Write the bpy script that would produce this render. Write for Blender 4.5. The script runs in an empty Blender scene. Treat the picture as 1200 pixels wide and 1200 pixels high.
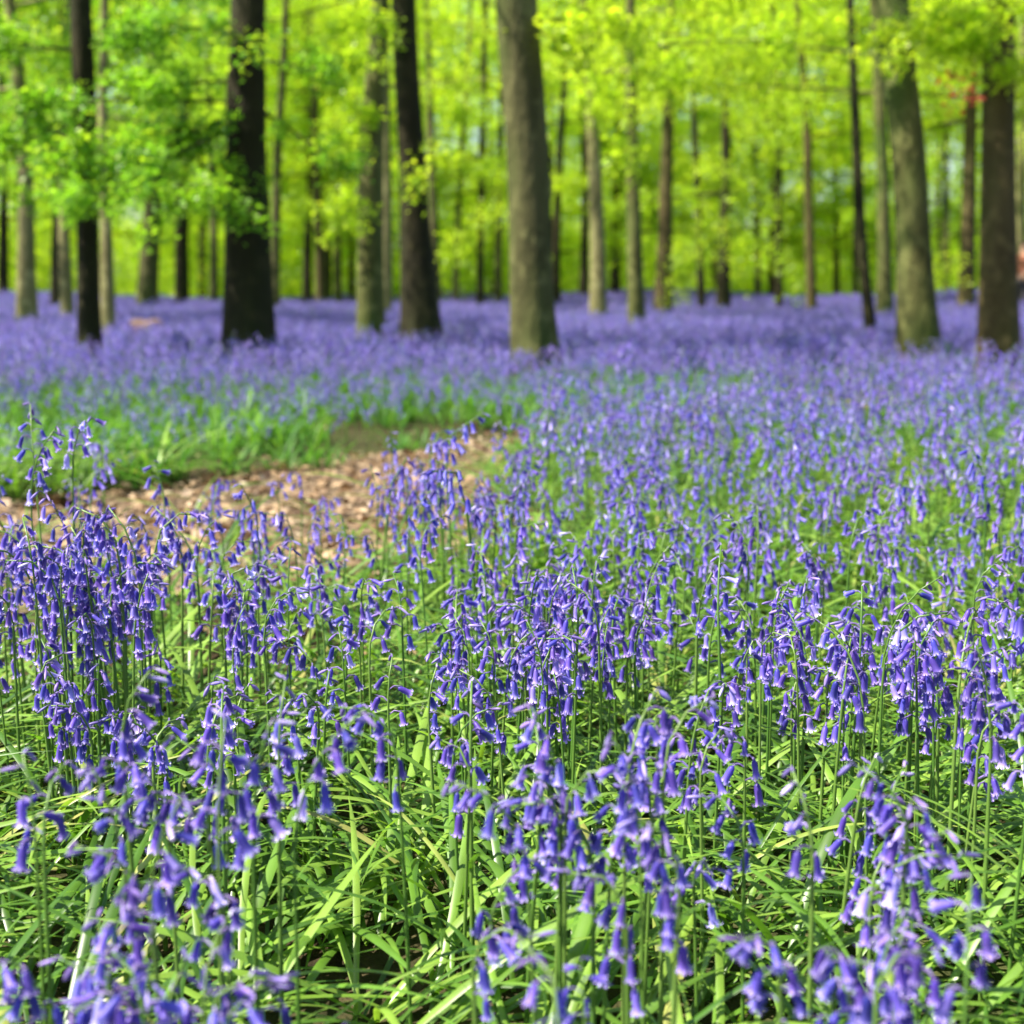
import bpy, math, random
import numpy as np
from mathutils import Vector, Matrix

R = math.radians
C = bpy.context.scene.collection
SC = bpy.context.scene

# ------------------------------------------------------------------ camera
CAM_H = 0.70
FPX = 1648.0                       # focal length in pixels of the 1200 px photograph
HORIZON = 338.0
PITCH = math.atan((600 - HORIZON) / FPX)
cam_d = bpy.data.cameras.new("camera")
cam = bpy.data.objects.new("camera", cam_d)
C.objects.link(cam)
cam.location = (0, 0, CAM_H)
cam.rotation_euler = (R(90) - PITCH, 0, 0)
cam_d.sensor_width = 36
cam_d.lens = FPX / 1200 * 36
cam_d.clip_start = 0.02
cam_d.clip_end = 2000
cam_d.dof.use_dof = True
cam_d.dof.focus_distance = 1.62
cam_d.dof.aperture_fstop = 4.9
cam_d.dof.aperture_blades = 0
SC.camera = cam

# ------------------------------------------------------------------ light
SUN_EL, SUN_AZ = R(55), R(-106)     # azimuth from +Y (ahead) towards +X; negative = ahead and left
SUN_DIR = Vector((math.sin(SUN_AZ) * math.cos(SUN_EL), math.cos(SUN_AZ) * math.cos(SUN_EL), math.sin(SUN_EL)))
w = bpy.data.worlds.new("World")
SC.world = w
w.use_nodes = True
nt = w.node_tree
sky = nt.nodes.new("ShaderNodeTexSky")
sky.sky_type = 'NISHITA'
sky.sun_disc = False
sky.sun_elevation = SUN_EL
sky.sun_rotation = SUN_AZ
sky.air_density = 1.0
sky.dust_density = 1.2
bg = nt.nodes["Background"]
bg.inputs["Strength"].default_value = 0.08
nt.links.new(sky.outputs[0], bg.inputs[0])
sun_d = bpy.data.lights.new("sun", 'SUN')
sun_d.energy = 5.0
sun_d.angle = R(0.6)
sun_d.color = (1.0, 0.93, 0.79)
sun = bpy.data.objects.new("sun", sun_d)
C.objects.link(sun)
sun.rotation_euler = SUN_DIR.to_track_quat('Z', 'Y').to_euler()

SC.view_settings.view_transform = 'Standard'
SC.view_settings.look = 'None'
SC.view_settings.gamma = 1
SC.view_settings.exposure = 1.5
SC.cycles.max_bounces = 10
SC.cycles.diffuse_bounces = 4
SC.cycles.transmission_bounces = 8
SC.cycles.use_denoising = True
SC.cycles.sample_clamp_indirect = 6

# ------------------------------------------------------------------ helpers
cp, sp_ = math.cos(PITCH), math.sin(PITCH)


def at(px, py, Y):
    """the point of the place seen at pixel (px, py) of the 1200 px photograph, at distance Y ahead"""
    u, v = (px - 600) / FPX, (600 - py) / FPX
    dx, dy, dz = u, cp + v * sp_, -sp_ + v * cp
    return Vector((dx / dy * Y, Y, CAM_H + dz / dy * Y))


def ground_at(px, py):
    u, v = (px - 600) / FPX, (600 - py) / FPX
    dy, dz = cp + v * sp_, -sp_ + v * cp
    Y = -CAM_H / dz * dy
    return Vector((u / dy * Y, Y, 0))


def pix(p):
    x, y, z = p[0], p[1], p[2] - CAM_H
    f = y * cp - z * sp_
    up = y * sp_ + z * cp
    return 600 + FPX * x / f, 600 - FPX * up / f


class MB:
    """collects geometry, builds one mesh"""

    def __init__(s):
        s.v, s.f, s.m, s.pig, s.rnd = [], [], [], [], []

    def add(s, verts, faces, mats=0, pig=None, rnd=0.5):
        o = len(s.v)
        s.v.extend(verts)
        s.f.extend([tuple(i + o for i in f) for f in faces])
        s.m.extend(mats if isinstance(mats, list) else [mats] * len(faces))
        s.pig.extend(pig if pig is not None else [0.0] * len(verts))
        s.rnd.extend([rnd] * len(verts))

    def mesh(s, name, mats, smooth=True):
        me = bpy.data.meshes.new(name)
        me.from_pydata([tuple(p) for p in s.v], [], s.f)
        for m in mats:
            me.materials.append(m)
        me.polygons.foreach_set("material_index", np.array(s.m, dtype=np.int32))
        if smooth:
            me.polygons.foreach_set("use_smooth", np.ones(len(s.f), dtype=bool))
        a = me.attributes.new("pig", 'FLOAT', 'POINT')
        a.data.foreach_set("value", np.array(s.pig, dtype=np.float32))
        a = me.attributes.new("rnd", 'FLOAT', 'POINT')
        a.data.foreach_set("value", np.array(s.rnd, dtype=np.float32))
        me.update()
        return me


def quads_mesh(name, V, mats, rnd, F=None, mat_idx=None):
    """V: (n,4,3) array of quads"""
    n = len(V)
    me = bpy.data.meshes.new(name)
    me.vertices.add(n * 4)
    me.vertices.foreach_set("co", V.reshape(-1).astype(np.float32))
    me.loops.add(n * 4)
    me.loops.foreach_set("vertex_index", np.arange(n * 4, dtype=np.int32))
    me.polygons.add(n)
    me.polygons.foreach_set("loop_start", np.arange(0, n * 4, 4, dtype=np.int32))
    me.polygons.foreach_set("loop_total", np.full(n, 4, dtype=np.int32))
    for m in mats:
        me.materials.append(m)
    if mat_idx is not None:
        me.polygons.foreach_set("material_index", mat_idx.astype(np.int32))
    a = me.attributes.new("rnd", 'FLOAT', 'POINT')
    a.data.foreach_set("value", np.repeat(rnd, 4).astype(np.float32))
    me.update(calc_edges=True)
    me.validate()
    return me


def link(name, data, parent=None):
    o = bpy.data.objects.new(name, data)
    C.objects.link(o)
    if parent is not None:
        o.parent = parent
    return o


def tag(o, label=None, cat=None, group=None, kind=None):
    if label: o["label"] = label
    if cat: o["category"] = cat
    if group: o["group"] = group
    if kind: o["kind"] = kind
    return o


def tube(pts, radii, n, cap=True, wob=None):
    """rings round a polyline"""
    verts, faces = [], []
    k = len(pts)
    prev = None
    for i, p in enumerate(pts):
        d = (pts[min(i + 1, k - 1)] - pts[max(i - 1, 0)])
        d = d.normalized() if d.length > 1e-9 else Vector((0, 0, 1))
        if prev is None:
            a = Vector((1, 0, 0)) if abs(d.x) < 0.9 else Vector((0, 1, 0))
            u = (a - d * a.dot(d)).normalized()
        else:
            u = prev - d * prev.dot(d)
            u = u.normalized() if u.length > 1e-6 else Vector((1, 0, 0))
        prev = u
        v = d.cross(u)
        for j in range(n):
            a = 2 * math.pi * j / n
            r = radii[i] * (wob(i, j, a) if wob else 1)
            verts.append(p + (u * math.cos(a) + v * math.sin(a)) * r)
    for i in range(k - 1):
        for j in range(n):
            j2 = (j + 1) % n
            faces.append((i * n + j, i * n + j2, (i + 1) * n + j2, (i + 1) * n + j))
    if cap:
        faces.append(tuple((k - 1) * n + j for j in range(n)))
    return verts, faces


# ------------------------------------------------------------------ materials
def new_mat(name):
    m = bpy.data.materials.new(name)
    m.use_nodes = True
    t = m.node_tree
    for n in list(t.nodes):
        t.nodes.remove(n)
    out = t.nodes.new("ShaderNodeOutputMaterial")
    return m, t, out


def N(t, typ, **kw):
    n = t.nodes.new(typ)
    for k, v in kw.items():
        setattr(n, k, v)
    return n


def ramp(t, stops, interp='LINEAR'):
    n = t.nodes.new("ShaderNodeValToRGB")
    n.color_ramp.interpolation = interp
    e = n.color_ramp.elements
    while len(e) < len(stops):
        e.new(0.5)
    for el, (p, c) in zip(e, stops):
        el.position = p
        el.color = (*c, 1)
    return n


def add_rnd(t):
    """per-copy random + per-piece random, wrapped to 0..1"""
    oi = N(t, "ShaderNodeObjectInfo")
    at_ = N(t, "ShaderNodeAttribute", attribute_name="rnd")
    s = N(t, "ShaderNodeMath", operation='ADD')
    t.links.new(oi.outputs["Random"], s.inputs[0])
    t.links.new(at_.outputs["Fac"], s.inputs[1])
    f = N(t, "ShaderNodeMath", operation='FRACT')
    t.links.new(s.outputs[0], f.inputs[0])
    return f.outputs[0]


def leafy(name, stops, trans_mul, trans_mix, rough, spec=0.5, noise=None, stripes=False):
    """thin leaf / petal: glossy diffuse front plus light passing through"""
    m, t, out = new_mat(name)
    r = ramp(t, stops)
    t.links.new(add_rnd(t), r.inputs[0])
    col = r.outputs[0]
    if noise:
        tc = N(t, "ShaderNodeTexCoord")
        nz = N(t, "ShaderNodeTexNoise")
        nz.inputs["Scale"].default_value = noise
        t.links.new(tc.outputs["Object"], nz.inputs["Vector"])
        hv = N(t, "ShaderNodeHueSaturation")
        mr = N(t, "ShaderNodeMapRange")
        mr.inputs[1].default_value, mr.inputs[2].default_value = 0.3, 0.7
        mr.inputs[3].default_value, mr.inputs[4].default_value = 0.72, 1.3
        t.links.new(nz.outputs[0], mr.inputs[0])
        t.links.new(mr.outputs[0], hv.inputs["Value"])
        t.links.new(col, hv.inputs["Color"])
        col = hv.outputs[0]
    p = N(t, "ShaderNodeBsdfPrincipled")
    p.inputs["Roughness"].default_value = rough
    p.inputs["Specular IOR Level"].default_value = spec
    t.links.new(col, p.inputs["Base Color"])
    tr = N(t, "ShaderNodeBsdfTranslucent")
    mx = N(t, "ShaderNodeMix", data_type='RGBA', blend_type='MULTIPLY')
    mx.inputs[0].default_value = 1
    t.links.new(col, mx.inputs[6])
    mx.inputs[7].default_value = (*trans_mul, 1)
    t.links.new(mx.outputs[2], tr.inputs[0])
    ms = N(t, "ShaderNodeMixShader")
    ms.inputs[0].default_value = trans_mix
    t.links.new(p.outputs[0], ms.inputs[1])
    t.links.new(tr.outputs[0], ms.inputs[2])
    t.links.new(ms.outputs[0], out.inputs[0])
    return m


def petal_mat(name, deep, mid, pale, trans=0.42):
    m, t, out = new_mat(name)
    pig = N(t, "ShaderNodeAttribute", attribute_name="pig")
    r = ramp(t, [(0, deep), (0.55, mid), (1.0, pale)])
    t.links.new(pig.outputs["Fac"], r.inputs[0])
    hv = N(t, "ShaderNodeHueSaturation")
    rn = add_rnd(t)
    mr = N(t, "ShaderNodeMapRange")
    mr.inputs[3].default_value, mr.inputs[4].default_value = 0.486, 0.516
    t.links.new(rn, mr.inputs[0])
    t.links.new(mr.outputs[0], hv.inputs["Hue"])
    mul = N(t, "ShaderNodeMath", operation='MULTIPLY')
    mul.inputs[1].default_value = 7.31
    fr = N(t, "ShaderNodeMath", operation='FRACT')
    t.links.new(rn, mul.inputs[0]); t.links.new(mul.outputs[0], fr.inputs[0])
    mv = N(t, "ShaderNodeMapRange")
    mv.inputs[3].default_value, mv.inputs[4].default_value = 0.66, 1.38
    t.links.new(fr.outputs[0], mv.inputs[0])
    pw = N(t, "ShaderNodeMath", operation='POWER')       # a few faded, papery bells
    pw.inputs[1].default_value = 14
    t.links.new(fr.outputs[0], pw.inputs[0])
    ad = N(t, "ShaderNodeMath", operation='MULTIPLY_ADD')
    ad.inputs[1].default_value = 0.38
    t.links.new(pw.outputs[0], ad.inputs[0]); t.links.new(mv.outputs[0], ad.inputs[2])
    t.links.new(ad.outputs[0], hv.inputs["Value"])
    st_ = N(t, "ShaderNodeMapRange")
    st_.inputs[3].default_value, st_.inputs[4].default_value = 1.04, 0.62
    t.links.new(pw.outputs[0], st_.inputs[0]); t.links.new(st_.outputs[0], hv.inputs["Saturation"])
    t.links.new(r.outputs[0], hv.inputs["Color"])
    p = N(t, "ShaderNodeBsdfPrincipled")
    p.inputs["Roughness"].default_value = 0.42
    p.inputs["Specular IOR Level"].default_value = 0.45
    t.links.new(hv.outputs[0], p.inputs["Base Color"])
    tr = N(t, "ShaderNodeBsdfTranslucent")
    t.links.new(hv.outputs[0], tr.inputs[0])
    ms = N(t, "ShaderNodeMixShader")
    ms.inputs[0].default_value = trans
    t.links.new(p.outputs[0], ms.inputs[1]); t.links.new(tr.outputs[0], ms.inputs[2])
    t.links.new(ms.outputs[0], out.inputs[0])
    return m


def bark_mat(name, c1, c2, moss, moss_amt, scale=5.0):
    m, t, out = new_mat(name)
    tc = N(t, "ShaderNodeTexCoord")
    mp = N(t, "ShaderNodeMapping")
    mp.inputs["Scale"].default_value = (1, 1, 0.28)
    t.links.new(tc.outputs["Object"], mp.inputs[0])
    n1 = N(t, "ShaderNodeTexNoise")
    n1.inputs["Scale"].default_value = scale
    n1.inputs["Detail"].default_value = 8
    t.links.new(mp.outputs[0], n1.inputs["Vector"])
    r = ramp(t, [(0.36, c1), (0.52, tuple((a_ + b_) / 2 for a_, b_ in zip(c1, c2))), (0.64, c2)])
    t.links.new(n1.outputs[0], r.inputs[0])
    n2 = N(t, "ShaderNodeTexNoise")
    n2.inputs["Scale"].default_value = 2.3
    n2.inputs["Detail"].default_value = 4
    t.links.new(mp.outputs[0], n2.inputs["Vector"])
    mr = N(t, "ShaderNodeMapRange")
    mr.inputs[1].default_value, mr.inputs[2].default_value = 0.42, 0.62
    mr.inputs[3].default_value, mr.inputs[4].default_value = 0, moss_amt
    t.links.new(n2.outputs[0], mr.inputs[0])
    mx = N(t, "ShaderNodeMix", data_type='RGBA')
    t.links.new(mr.outputs[0], mx.inputs[0])
    t.links.new(r.outputs[0], mx.inputs[6])
    mx.inputs[7].default_value = (*moss, 1)
    p = N(t, "ShaderNodeBsdfPrincipled")
    p.inputs["Roughness"].default_value = 0.85
    p.inputs["Specular IOR Level"].default_value = 0.2
    n4 = N(t, "ShaderNodeTexNoise")
    n4.inputs["Scale"].default_value = 6.5
    n4.inputs["Detail"].default_value = 5
    n4.inputs["Roughness"].default_value = 0.65
    t.links.new(tc.outputs["Object"], n4.inputs["Vector"])
    m4 = N(t, "ShaderNodeMapRange")
    m4.inputs[1].default_value, m4.inputs[2].default_value = 0.53, 0.62
    m4.inputs[4].default_value = 0.55
    t.links.new(n4.outputs[0], m4.inputs[0])
    x4 = N(t, "ShaderNodeMix", data_type='RGBA')
    t.links.new(m4.outputs[0], x4.inputs[0])
    t.links.new(mx.outputs[2], x4.inputs[6])
    x4.inputs[7].default_value = (c2[0] * 1.35, c2[1] * 1.42, c2[2] * 1.35, 1)
    t.links.new(x4.outputs[2], p.inputs["Base Color"])
    n3 = N(t, "ShaderNodeTexNoise")
    n3.inputs["Scale"].default_value = 26
    n3.inputs["Detail"].default_value = 6
    t.links.new(mp.outputs[0], n3.inputs["Vector"])
    bp = N(t, "ShaderNodeBump")
    bp.inputs["Strength"].default_value = 0.9
    bp.inputs["Distance"].default_value = 0.03
    t.links.new(n3.outputs[0], bp.inputs["Height"])
    t.links.new(bp.outputs[0], p.inputs["Normal"])
    t.links.new(p.outputs[0], out.inputs[0])
    return m


def plain(name, c, rough=0.7, c2=None, scale=8):
    m, t, out = new_mat(name)
    p = N(t, "ShaderNodeBsdfPrincipled")
    p.inputs["Roughness"].default_value = rough
    nz = N(t, "ShaderNodeTexNoise")
    nz.inputs["Scale"].default_value = scale
    nz.inputs["Detail"].default_value = 5
    tc = N(t, "ShaderNodeTexCoord")
    t.links.new(tc.outputs["Object"], nz.inputs["Vector"])
    r = ramp(t, [(0.3, c), (0.7, c2 or tuple(min(1, x * 1.35) for x in c))])
    t.links.new(nz.outputs[0], r.inputs[0])
    t.links.new(r.outputs[0], p.inputs["Base Color"])
    t.links.new(p.outputs[0], out.inputs[0])
    return m


M_BELL = petal_mat("bell_petal", (0.074, 0.053, 0.38), (0.178, 0.132, 0.57), (0.43, 0.35, 0.82))
M_BUD = petal_mat("bud_petal", (0.17, 0.125, 0.38), (0.22, 0.16, 0.48), (0.34, 0.27, 0.60), 0.2)
M_PED = petal_mat("flower_stalk", (0.12, 0.10, 0.22), (0.17, 0.12, 0.34), (0.26, 0.20, 0.45), 0.15)
M_STEM = leafy("stem_green", [(0, (0.07, 0.17, 0.025)), (0.5, (0.10, 0.20, 0.03)), (1, (0.15, 0.25, 0.05))], (1, 1, 1), 0.15, 0.4)
M_STRAP = leafy("strap_leaf", [(0, (0.040, 0.110, 0.011)), (0.5, (0.112, 0.235, 0.024)), (0.94, (0.22, 0.35, 0.05)), (1, (0.34, 0.32, 0.10))],
                (1.5, 1.6, 0.7), 0.38, 0.37, 0.65, noise=14)
M_LEAF = leafy("beech_leaf", [(0, (0.18, 0.305, 0.014)), (0.5, (0.325, 0.47, 0.022)), (1, (0.43, 0.52, 0.034))],
               (1.75, 1.75, 1.0), 0.58, 0.45, 0.4)
M_LEAF_COOL = leafy("beech_leaf_shade", [(0, (0.085, 0.22, 0.014)), (0.5, (0.16, 0.325, 0.016)), (1, (0.28, 0.42, 0.020))],
                    (1.7, 1.7, 1.2), 0.55, 0.45, 0.4)  # beech leaf again, shade of the left trees put into a deeper green
M_RED = leafy("copper_leaf", [(0, (0.20, 0.035, 0.015)), (1, (0.36, 0.07, 0.03))], (1.3, 1, 1), 0.45, 0.45)
M_LITTER = leafy("dry_leaf", [(0, (0.07, 0.04, 0.02)), (0.3, (0.16, 0.095, 0.05)), (0.65, (0.30, 0.195, 0.105)), (0.9, (0.42, 0.30, 0.18)), (1, (0.52, 0.42, 0.28))],
                 (1, 0.9, 0.7), 0.15, 0.6)

M_STRAP_SOFT = leafy("strap_leaf_soft", [(0, (0.038, 0.125, 0.018)), (0.5, (0.075, 0.205, 0.026)), (1, (0.14, 0.28, 0.04))],
                     (1.5, 1.6, 0.7), 0.40, 0.55, 0.3, noise=14)

BARK = {  # bark tints per trunk; their lightness partly stands in for light and shade
    "dark": bark_mat("bark_shade_dark", (0.015, 0.013, 0.005), (0.030, 0.025, 0.009), (0.018, 0.025, 0.005), 0.8),  # shade on these trunks put into a darker bark colour
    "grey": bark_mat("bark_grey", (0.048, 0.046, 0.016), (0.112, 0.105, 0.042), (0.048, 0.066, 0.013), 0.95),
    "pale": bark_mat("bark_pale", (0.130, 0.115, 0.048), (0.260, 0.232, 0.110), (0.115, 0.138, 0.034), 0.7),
    "pink": bark_mat("bark_brown", (0.054, 0.042, 0.016), (0.112, 0.086, 0.036), (0.050, 0.055, 0.013), 0.8),
    "green": bark_mat("bark_mossy", (0.062, 0.062, 0.018), (0.140, 0.136, 0.048), (0.056, 0.092, 0.016), 0.95),
}

# ------------------------------------------------------------------ where things grow
PATH = [(-9, 2.6), (-4, 3.2), (-1.7, 3.6), (-0.95, 4.05), (-0.5, 5.0), (-0.12, 6.1), (0.5, 6.9), (2.0, 8.5), (3.5, 9.9), (7, 12.5), (14, 17)]
PATH_W = [0.8, 0.85, 0.95, 0.92, 0.52, 0.30, 0.22, 0.25, 0.75, 0.6, 0.4]


def path_d(x, y):
    """signed distance to the edge of the worn path (negative on the path)"""
    best = 9e9
    for (a, b), (c, d), wa, wb in zip(PATH, PATH[1:], PATH_W, PATH_W[1:]):
        l2 = (c - a) ** 2 + (d - b) ** 2
        t = max(0, min(1, ((x - a) * (c - a) + (y - b) * (d - b)) / l2))
        q = math.hypot(x - a - t * (c - a), y - b - t * (d - b)) - (wa + t * (wb - wa))
        best = min(best, q)
    return best + 0.14 * math.sin(3.1 * x + 1.3 * y) + 0.12 * math.sin(7.3 * x - 5.1 * y) + 0.08 * math.sin(13.7 * x + 11.1 * y)


def path_side(x, y):
    """+ beyond the path (far side), - on the camera's side"""
    for (a, b), (c, d) in zip(PATH, PATH[1:]):
        if x <= c:
            return y - (b + (d - b) * (x - a) / (c - a))
    return y - 17


def wave(x, y):
    return (math.sin(1.7 * x + 0.6 * y + 0.4) + math.sin(-0.9 * x + 1.9 * y + 2.0) + math.sin(2.9 * x - 2.3 * y + 1.0)) / 3


def gz(x, y):
    """the wood's floor rolls gently from 16 m on"""
    k = max(0, min(1, (y - 16) / 22))
    return k * k * (0.16 * math.sin(.21 * x + .13 * y) + 0.10 * math.sin(.47 * x - .16 * y + 1.3))


# ------------------------------------------------------------------ ground
g = MB()
xs = [-300, -120, -70] + [i * 1.5 for i in range(-34, 35)] + [70, 120, 300]
ys = [-60, -20, -5, 0, 4, 8, 12] + [14 + 1.5 * i for i in range(60)] + [110, 150, 400]
gv = [(x, y, gz(x, y)) for y in ys for x in xs]
nx = len(xs)
g.add(gv, [(j * nx + i, j * nx + i + 1, (j + 1) * nx + i + 1, (j + 1) * nx + i) for j in range(len(ys) - 1) for i in range(nx - 1)])
m, t, out = new_mat("woodland_soil")
tc = N(t, "ShaderNodeTexCoord")
n1 = N(t, "ShaderNodeTexNoise"); n1.inputs["Scale"].default_value = 30; n1.inputs["Detail"].default_value = 8
n2 = N(t, "ShaderNodeTexNoise"); n2.inputs["Scale"].default_value = 0.8; n2.inputs["Detail"].default_value = 4
t.links.new(tc.outputs["Object"], n1.inputs["Vector"]); t.links.new(tc.outputs["Object"], n2.inputs["Vector"])
r1 = ramp(t, [(0.3, (0.022, 0.016, 0.010)), (0.55, (0.055, 0.038, 0.022)), (0.75, (0.11, 0.075, 0.045))])
r2 = ramp(t, [(0.35, (0.035, 0.060, 0.014)), (0.65, (0.055, 0.085, 0.020))])
mx = N(t, "ShaderNodeMix", data_type='RGBA')
mr = N(t, "ShaderNodeMapRange"); mr.inputs[1].default_value, mr.inputs[2].default_value = 0.4, 0.6; mr.inputs[4].default_value = 0.7
t.links.new(n2.outputs[0], mr.inputs[0]); t.links.new(mr.outputs[0], mx.inputs[0])
t.links.new(n1.outputs[0], r1.inputs[0]); t.links.new(n1.outputs[0], r2.inputs[0])
t.links.new(r1.outputs[0], mx.inputs[6]); t.links.new(r2.outputs[0], mx.inputs[7])
p = N(t, "ShaderNodeBsdfPrincipled"); p.inputs["Roughness"].default_value = 0.95; p.inputs["Specular IOR Level"].default_value = 0.1
t.links.new(mx.outputs[2], p.inputs["Base Color"])
bp = N(t, "ShaderNodeBump"); bp.inputs["Distance"].default_value = 0.03
t.links.new(n1.outputs[0], bp.inputs["Height"]); t.links.new(bp.outputs[0], p.inputs["Normal"])
t.links.new(p.outputs[0], out.inputs[0])
tag(link("ground", g.mesh("ground", [m], False)), "dark woodland soil under the flowers", "ground", kind="structure")

# the worn path: a ribbon lying 4 mm above the soil
pm = MB()
fine = []
for k in range(len(PATH) - 1):
    for q in range(12):
        s = q / 12
        a, b = PATH[k], PATH[k + 1]
        fine.append((a[0] + (b[0] - a[0]) * s, a[1] + (b[1] - a[1]) * s, PATH_W[k] + (PATH_W[k + 1] - PATH_W[k]) * s))
pv = []
for k, (x, y, wd) in enumerate(fine):
    x2, y2, _ = fine[min(k + 1, len(fine) - 1)]; x1, y1, _ = fine[max(k - 1, 0)]
    d = Vector((x2 - x1, y2 - y1)).normalized()
    nrm = Vector((-d.y, d.x))
    for s in (-1, -0.5, 0, 0.5, 1):
        wv = wd * s * (0.95 + 0.1 * math.sin(k * 0.9 + s * 2))
        pv.append((x + nrm.x * wv, y + nrm.y * wv, 0.004))
pm.add(pv, [(5 * k + j, 5 * k + j + 1, 5 * k + 6 + j, 5 * k + 5 + j) for k in range(len(fine) - 1) for j in range(4)])
M_PATH = plain("leafy_earth", (0.050, 0.034, 0.018), 0.95, (0.22, 0.15, 0.085), 22)
tag(link("path", pm.mesh("path", [M_PATH], False)), "worn path covered with dry beech leaves", "path", kind="structure")

# ------------------------------------------------------------------ trees
rs = np.random.RandomState(7)


def leaf_quads(P, head, size, tilt, rng):
    """rhombic leaves at points P (n,3): heading angle, size, how far the blade tips out of level"""
    n = len(P)
    ca, sa = np.cos(head), np.sin(head)
    pit = rng.normal(-0.25, tilt, n)
    rol = rng.normal(0, tilt, n)
    f = np.stack([ca * np.cos(pit), sa * np.cos(pit), np.sin(pit)], 1)
    s0 = np.stack([-sa, ca, np.zeros(n)], 1)
    up = np.cross(f, s0)
    s = s0 * np.cos(rol)[:, None] + up * np.sin(rol)[:, None]
    up = np.cross(f, s)
    L = size[:, None]
    W = L * rng.uniform(0.27, 0.36, n)[:, None]
    V = np.empty((n, 4, 3))
    V[:, 0] = P
    V[:, 1] = P + f * L * 0.5 + s * W + up * L * 0.07
    V[:, 2] = P + f * L
    V[:, 3] = P + f * L * 0.5 - s * W + up * L * 0.07
    return V


def spray(p0, p1, width, n, size, rng, sag=0.12, thick=0.05, tilt=0.5):
    """leaves of one flat beech branch from p0 to p1: side twigs, each with a ragged row of leaves"""
    p0 = np.array(p0, float); p1 = np.array(p1, float)
    d = p1 - p0
    L = np.linalg.norm(d)
    h = math.atan2(d[1], d[0])
    side = np.array([-math.sin(h), math.cos(h), 0])
    nt_ = max(5, int(L * 6))
    tw = rng.uniform(0.12, 1.0, nt_) ** 0.8
    tws = rng.choice([-1, 1], nt_)
    twl = width * rng.uniform(0.45, 1.1, nt_) * np.clip(np.sin(np.pi * np.clip(tw, 0.05, 0.97)) ** 0.5, 0.35, 1)
    twz = rng.normal(0, thick * 1.6, nt_)
    k = rng.randint(0, nt_, n)
    u = rng.uniform(0.0, 1.0, n)
    fwd = 0.55
    sagz = -sag * L * (tw[k] ** 2)
    P = p0 + d * tw[k][:, None] + np.outer(u * twl[k] * tws[k] * 0.85, side) + np.outer(u * twl[k] * fwd, d / L)
    P[:, 2] += sagz + twz[k] * u - 0.10 * twl[k] * u * u + rng.normal(0, thick, n)
    P[:, :2] += rng.normal(0, 0.035 + size * 0.3, (n, 2))
    head = h + tws[k] * (0.9 + rng.normal(0, 0.7, n))
    sz = size * rng.uniform(0.7, 1.25, n)
    rn = np.clip(rng.normal(rng.uniform(0.2, 0.8), 0.17, n), 0.01, 0.99)
    return leaf_quads(P, head, sz, tilt, rng), rn


def limb_pts(p0, p1, sag, k=5):
    p0, p1 = Vector(p0), Vector(p1)
    L = (p1 - p0).length
    return [p0 + (p1 - p0) * (i / (k - 1)) + Vector((0, 0, -sag * L * (i / (k - 1)) ** 2)) for i in range(k)]


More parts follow.
